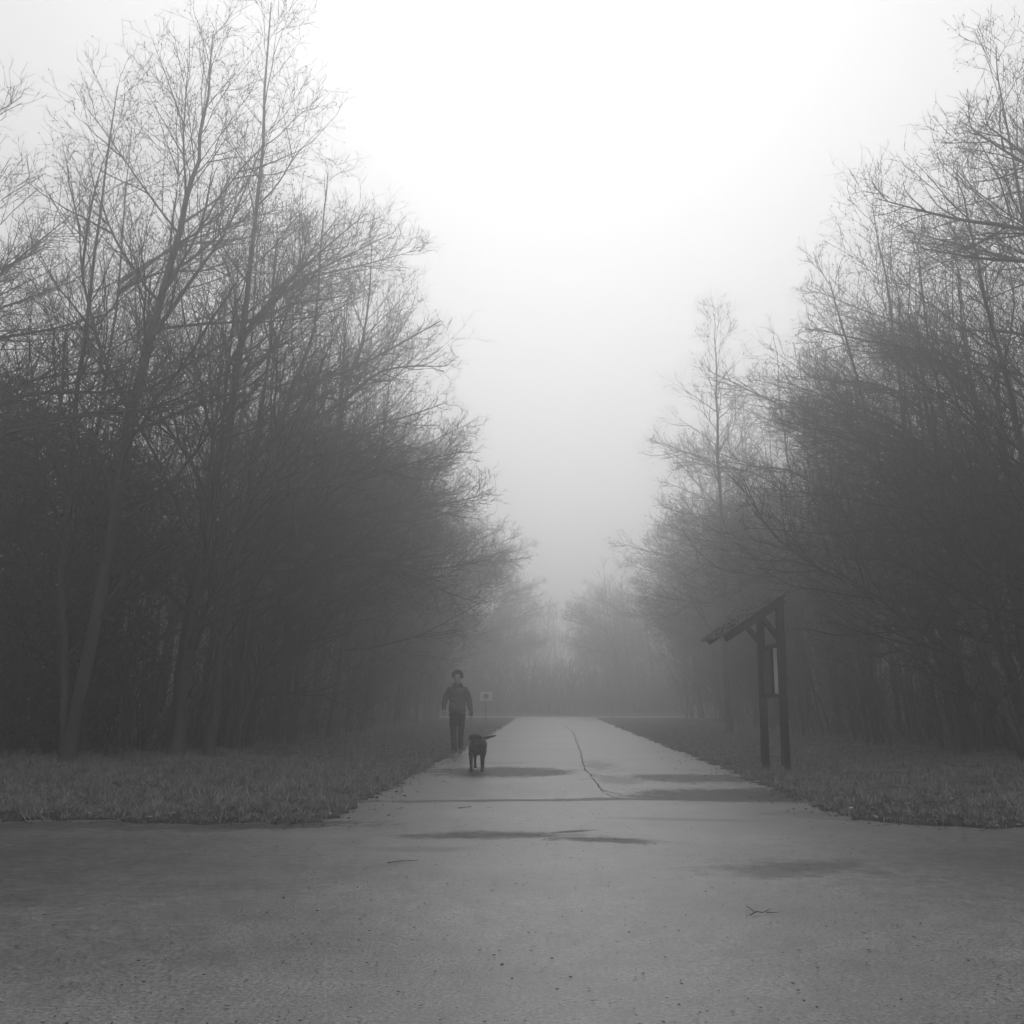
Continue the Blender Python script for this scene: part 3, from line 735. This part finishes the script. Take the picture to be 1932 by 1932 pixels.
def fuse(name, bm, material, parent, vox=.01, smooth=4, rough=0, rs=20, cut=None):
    me = bpy.data.meshes.new(name + '_raw'); bmesh.ops.recalc_face_normals(bm, faces=bm.faces); bm.to_mesh(me); bm.free()
    o = bpy.data.objects.new('tmp', me); COL.objects.link(o)
    md = o.modifiers.new('r', 'REMESH'); md.mode = 'VOXEL'; md.voxel_size = vox
    if smooth:
        sm = o.modifiers.new('s', 'SMOOTH'); sm.iterations = smooth; sm.factor = .5
    dg = bpy.context.evaluated_depsgraph_get(); dg.update()
    m2 = bpy.data.meshes.new_from_object(o.evaluated_get(dg)); bpy.data.objects.remove(o); m2.name = name
    if rough:
        m2.update()
        for v in m2.vertices: v.co += v.normal * noise.noise(v.co * rs) * rough
    for p in m2.polygons: p.use_smooth = True
    return link(name, m2, material, parent)

def hand(bm, wrist, down, fwd, thumb_side, L=.18, curl=.5):
    """palm and five separate, slightly curled fingers; thumb leaves the side of the palm near its base"""
    w = Vector(wrist); d = Vector(down).normalized(); s = Vector(thumb_side); s = (s - d * s.dot(d)).normalized(); n = d.cross(s).normalized()
    if n.dot(Vector(fwd)) < 0: n = -n
    pl = L * .52
    for k, (off, ln, r) in enumerate(((.030, .40, .0088), (.011, .46, .0092), (-.009, .43, .0088), (-.028, .34, .0078))):
        b = w + d * pl * .15 + s * off * .6; kn = w + d * pl + s * off
        rings(bm, [(*b, .013, .013), (*kn, .0125, .0125)], 10)
        c = curl + .1 * k; l = L * ln / 3; p = kn; ang = c * .5; ch = [(*p, r * 1.1, r * 1.1)]
        for j in range(3):
            dd = d * math.cos(ang) + n * math.sin(ang); p = p + dd * l; ch.append((*p, r * (1 - .12 * j), r * (1 - .12 * j))); ang += c
        rings(bm, ch, 10)
    t0 = w + d * pl * .2 + s * .02; t1 = w + d * pl * .62 + s * .048 + n * .008; t2 = t1 + d * .032 + s * .006 + n * .012; t3 = t2 + d * .024 - s * .004 + n * .01
    rings(bm, [(*t0, .014, .014), (*t1, .0115, .0115), (*t2, .010, .010), (*t3, .009, .009)], 10)

def person():
    root = empty('person', (-1.98, 24.47, 0), R(-3)); root.location.z = float(max(road_z(np.array(-1.98), np.array(24.47)), gz(-1.98, 24.47)))
    tag(root, 'person with curly dark hair, grey zipped jacket and dark trousers walking toward us', 'person')
    # ---- body: one continuous skin, facing -Y
    bm = bmesh.new()
    rings(bm, [(0, .02, .95, .15, .105), (0, .01, 1.12, .14, .10), (0, 0, 1.28, .16, .11), (0, 0, 1.40, .15, .09), (0, .005, 1.47, .07, .065), (0, .0, 1.52, .055, .058), (0, -.012, 1.58, .052, .055)])
    ball(bm, (.0, -.012, 1.685), (.078, .098, .108)); rings(bm, [(0, -.035, 1.66, .066, .07), (0, -.045, 1.60, .052, .055), (0, -.06, 1.578, .032, .03)])
    rings(bm, [(0, -.102, 1.69, .010, .010), (0, -.122, 1.655, .015, .012)], 10)                    # nose
    rings(bm, [(-.035, -.098, 1.706, .012, .010), (.035, -.098, 1.706, .012, .010)], 8)             # brow
    rings(bm, [(-.022, -.098, 1.617, .007, .007), (0, -.106, 1.619, .008, .009), (.022, -.098, 1.617, .007, .007)], 8)
    for s in (-1, 1): rings(bm, [(s * .079, .0, 1.70, .008, .018), (s * .083, .004, 1.67, .009, .02), (s * .077, .0, 1.65, .008, .012)], 8)
    # arms and hands (his right is at -X)
    rings(bm, [(-.17, 0, 1.40, .055, .055), (-.235, .01, 1.26, .045, .048), (-.285, .01, 1.13, .038, .04), (-.295, -.06, 1.04, .034, .036), (-.285, -.13, .965, .026, .028)])
    rings(bm, [(.17, 0, 1.40, .055, .055), (.235, .03, 1.25, .045, .048), (.275, .05, 1.11, .038, .04), (.295, .05, .97, .034, .036), (.30, .035, .86, .026, .028)])
    hand(bm, (-.285, -.135, .96), (.03, -.35, -1), (0, -1, 0), (1, -.3, 0), curl=.55)
    hand(bm, (.302, .03, .855), (.02, -.1, -1), (0, -1, 0), (-.4, -1, 0), curl=.45)
    # legs and feet
    rings(bm, [(-.085, .02, .93, .085, .085), (-.075, -.06, .52, .055, .06), (-.072, -.05, .40, .05, .052), (-.06, -.02, .10, .034, .038)])
    rings(bm, [(.085, .02, .93, .085, .085), (.075, .05, .52, .055, .06), (.070, .12, .40, .05, .052), (.055, .26, .14, .034, .038)])
    fuse('body', bm, M_skin, root, .0055, 2)
    bm = bmesh.new()
    for s in (-1, 1): ball(bm, (s * .031, -.101, 1.69), (.012, .007, .007))
    bm_obj('eyes', bm, M_eye, root, smooth=True)
    bm = bmesh.new(); rings(bm, [(-.024, -.107, 1.623, .004, .004), (0, -.116, 1.621, .004, .0045), (.024, -.107, 1.623, .004, .004)], 8); bm_obj('mouth', bm, M_eye, root, smooth=True)
    # ---- hair: curly cap
    rng = random.Random(2); bm = bmesh.new(); ball(bm, (0, .028, 1.72), (.108, .112, .104))
    for _ in range(230):
        a = rng.uniform(0, 2 * math.pi); e = rng.uniform(-.5, 1.5); c = Vector((math.cos(a) * math.cos(e), math.sin(a) * math.cos(e), math.sin(e)))
        if c.y < -.35 and c.z < .42 and abs(c.x) < .66: continue
        
        r = rng.uniform(.014, .026); ball(bm, (c.x * .112, c.y * .116 + .022, c.z * .106 + 1.72), (r, r, r), 8)
    fuse('hair', bm, M_hair, root, .008, 1, .008, 60)
    # ---- jacket
    bm = bmesh.new()
    rings(bm, [(0, .015, .96, .190, .135), (0, .01, 1.02, .195, .14), (0, .01, 1.12, .182, .135), (0, .005, 1.25, .19, .14), (0, 0, 1.36, .205, .135), (0, 0, 1.42, .165, .115), (0, .005, 1.46, .10, .09)], 28)
    rings(bm, [(-.155, 0, 1.405, .078, .078), (-.235, .01, 1.27, .068, .068), (-.285, .015, 1.14, .062, .062), (-.298, -.05, 1.05, .055, .056), (-.29, -.115, .985, .044, .044)], 18)
    rings(bm, [(.155, 0, 1.405, .078, .078), (.235, .025, 1.26, .068, .068), (.272, .05, 1.12, .062, .062), (.292, .052, .98, .056, .056), (.302, .038, .865, .047, .047)], 18)
    jk = fuse('jacket', bm, M_jacket, root, .009, 2, .022, 10)
    bm = bmesh.new(); seg = 24
    def colr(z, rx, ry, y=0): return [bm.verts.new((math.cos(k * 2 * math.pi / seg) * rx, math.sin(k * 2 * math.pi / seg) * ry + y, z + .018 * math.sin(k * 2 * math.pi / seg) + .006 * math.sin(k * 3.3))) for k in range(seg)]
    Ls = [colr(1.425, .128, .108), colr(1.47, .122, .105, .0), colr(1.515, .112, .10), colr(1.54, .105, .095), colr(1.548, .092, .084), colr(1.50, .085, .078), colr(1.44, .085, .08)]
    for l0, l1 in zip(Ls[:-1], Ls[1:]):
        for k in range(seg): bm.faces.new((l0[k], l0[(k + 1) % seg], l1[(k + 1) % seg], l1[k]))
    bm_obj('collar', bm, M_collar, jk, smooth=True)
    bm = bmesh.new()
    for z0, z1 in ((.90, 1.04), (1.04, 1.2), (1.2, 1.42)): beam_bm(bm, (0, -.132, z0 + .01), (0, -.134 if z1 < 1.3 else -.118, z1), .008, .008, up=Vector((0, 1, 0)))
    bm_obj('zip', bm, M_collar, jk)
    bm = bmesh.new()
    for s in (-1, 1): beam_bm(bm, (s * .07, -.141, 1.17), (s * .125, -.131, 1.165), .006, .012); beam_bm(bm, (s * .06, -.139, 1.30), (s * .13, -.129, 1.305), .006, .010)
    bm_obj('pocket_flap', bm, M_collar, jk)
    rings_b = bmesh.new(); seg = 32; Lq = []
    for z, e in ((.925, .004), (.93, .007), (.955, .007), (.96, .002)):
        Lq.append([rings_b.verts.new((math.cos(k * 2 * math.pi / seg) * (.186 + e), .015 + math.sin(k * 2 * math.pi / seg) * (.131 + e), z)) for k in range(seg)])
    for l0, l1 in zip(Lq[:-1], Lq[1:]):
        for k in range(seg): rings_b.faces.new((l0[k], l0[(k + 1) % seg], l1[(k + 1) % seg], l1[k]))
    bm_obj('hem', rings_b, M_collar, jk, smooth=True)
    # ---- trousers
    bm = bmesh.new()
    rings(bm, [(0, .02, .96, .165, .12), (0, .02, .86, .172, .13)], 24)
    rings(bm, [(-.088, .015, .86, .095, .11), (-.084, -.02, .70, .088, .098), (-.078, -.06, .52, .076, .082), (-.066, -.05, .34, .067, .076), (-.054, -.025, .10, .062, .072)], 18)
    rings(bm, [(.088, .02, .86, .095, .11), (.082, .04, .70, .088, .098), (.074, .06, .52, .076, .082), (.062, .14, .34, .067, .076), (.048, .24, .15, .060, .070)], 18)
    fuse('trousers', bm, M_trouser, root, .009, 2, .02, 11)
    for s, (x, y, z, pit) in ((-1, (-.062, -.03, .0, 0)), (1, (.055, .27, .02, 18)))[::1] if False else ((-1, (-.062, -.03, .0, 0)), (1, (.055, .27, .02, 18))):
        bm = bmesh.new(); rings(bm, [(0, .06, .055, .036, .045), (0, .02, .05, .040, .045), (0, -.06, .04, .046, .034), (0, -.13, .034, .042, .028), (0, -.165, .03, .03, .022)], 16)
        so = bmesh.new(); rings(so, [(0, .075, .012, .036, .012), (0, -.06, .012, .047, .012), (0, -.175, .014, .034, .011)], 16)
        Mt = Matrix.Translation((x, y, z)) @ Matrix.Rotation(R(pit), 4, 'X')
        for b_ in (bm, so): bmesh.ops.transform(b_, matrix=Mt, verts=b_.verts)
        sh = bm_obj('shoe', bm, M_shoe, root, smooth=True); bm_obj('sole', so, M_sole, sh, smooth=True)
person()

def dog():
    root = empty('dog', (-1.20, 18.75, 0), R(6)); root.scale = (1.1, 1, 1.02); root.location.z = float(road_z(np.array(-1.2), np.array(18.75)))
    tag(root, 'black short-haired dog walking toward us on the asphalt with its tail held out sideways', 'dog')
    bm = bmesh.new()
    # trunk: deep chest narrowing to the belly, rump swung a little to +X
    rings(bm, [(.02, -.10, .40, .095, .125), (.02, -.02, .405, .118, .150), (.03, .10, .415, .122, .150), (.045, .24, .43, .112, .130), (.06, .36, .445, .100, .108), (.075, .47, .455, .105, .108), (.085, .55, .45, .08, .09)], 20)
    # neck and head
    rings(bm, [(.01, -.06, .46, .085, .10), (-.005, -.15, .51, .075, .085), (-.015, -.21, .535, .068, .072)])
    rings(bm, [(-.015, -.20, .552, .070, .062), (-.018, -.26, .556, .076, .064), (-.02, -.31, .545, .062, .054), (-.022, -.35, .520, .038, .036), (-.022, -.41, .505, .031, .028), (-.022, -.435, .502, .026, .022)])
    rings(bm, [(-.022, -.33, .490, .026, .014), (-.022, -.42, .470, .020, .011)], 10)      # lower jaw, mouth a little open
    for s in (-1, 1):   # hanging ears
        rings(bm, [(-.018 + s * .062, -.25, .592, .014, .022), (-.018 + s * .088, -.262, .565, .011, .030), (-.018 + s * .092, -.272, .525, .009, .026), (-.018 + s * .086, -.28, .498, .007, .014)], 10)
    # fore legs: shoulder, elbow, wrist, paw
    def leg(P): rings(bm, P, 12)
    leg([(-.055, -.05, .40, .055, .075), (-.072, -.02, .28, .038, .048), (-.07, -.10, .15, .025, .028), (-.068, -.13, .06, .022, .023), (-.068, -.15, .025, .030, .026), (-.068, -.185, .02, .028, .018)])
    leg([(.095, -.05, .40, .055, .075), (.105, 0, .28, .040, .050), (.102, -.02, .15, .028, .030), (.10, -.02, .06, .024, .025), (.10, -.04, .025, .031, .026), (.10, -.075, .02, .029, .018)])
    # hind legs: thigh, knee forward, hock back, shank, paw
    leg([(.02, .50, .43, .06, .10), (.015, .42, .30, .045, .07), (.01, .50, .20, .026, .035), (.01, .42, .10, .020, .022), (.01, .38, .06, .026, .022), (.01, .35, .05, .025, .016)])
    leg([(.14, .50, .43, .06, .10), (.145, .46, .29, .045, .07), (.145, .58, .19, .026, .035), (.14, .56, .06, .020, .022), (.14, .54, .022, .027, .024), (.14, .50, .02, .026, .016)])
    # tail, held out to the side
    rings(bm, [(.09, .56, .49, .038, .036), (.15, .62, .515, .034, .034), (.22, .64, .53, .029, .029), (.29, .64, .55, .021, .022), (.345, .63, .56, .011, .012)], 12)
    fuse('body', bm, M_fur, root, .007, 3, .004, 45)
    bm = bmesh.new(); ball(bm, (-.022, -.452, .513), (.017, .012, .012)); bm_obj('nose', bm, M_nose, root, smooth=True)
    bm = bmesh.new()
    for s in (-1, 1): ball(bm, (-.02 + s * .032, -.345, .553), (.010, .008, .009))
    bm_obj('eyes', bm, M_nose, root, smooth=True)
    bm = bmesh.new(); rings(bm, [(-.022, -.38, .484, .014, .004), (-.022, -.425, .476, .014, .004), (-.022, -.445, .462, .011, .004)], 10); bm_obj('tongue', bm, M_tongue, root, smooth=True)
    # collar
    bm = bmesh.new(); P = Vector((.0, -.145, .505)); ax = Vector((-.02, -.75, .45)).normalized()
    a = ax.cross(Vector((0, 0, 1))).normalized(); b = ax.cross(a); seg = 28; Ls = []
    for t, e in ((-.012, 0), (-.01, .006), (.01, .006), (.012, 0)):
        Ls.append([bm.verts.new(P + ax * t + a * math.cos(k * 2 * math.pi / seg) * (.078 + e) + b * math.sin(k * 2 * math.pi / seg) * (.088 + e)) for k in range(seg)])
    for l0, l1 in zip(Ls[:-1], Ls[1:]):
        for k in range(seg): bm.faces.new((l0[k], l0[(k + 1) % seg], l1[(k + 1) % seg], l1[k]))
    bm_obj('collar', bm, M_collar, root, smooth=True)
dog()
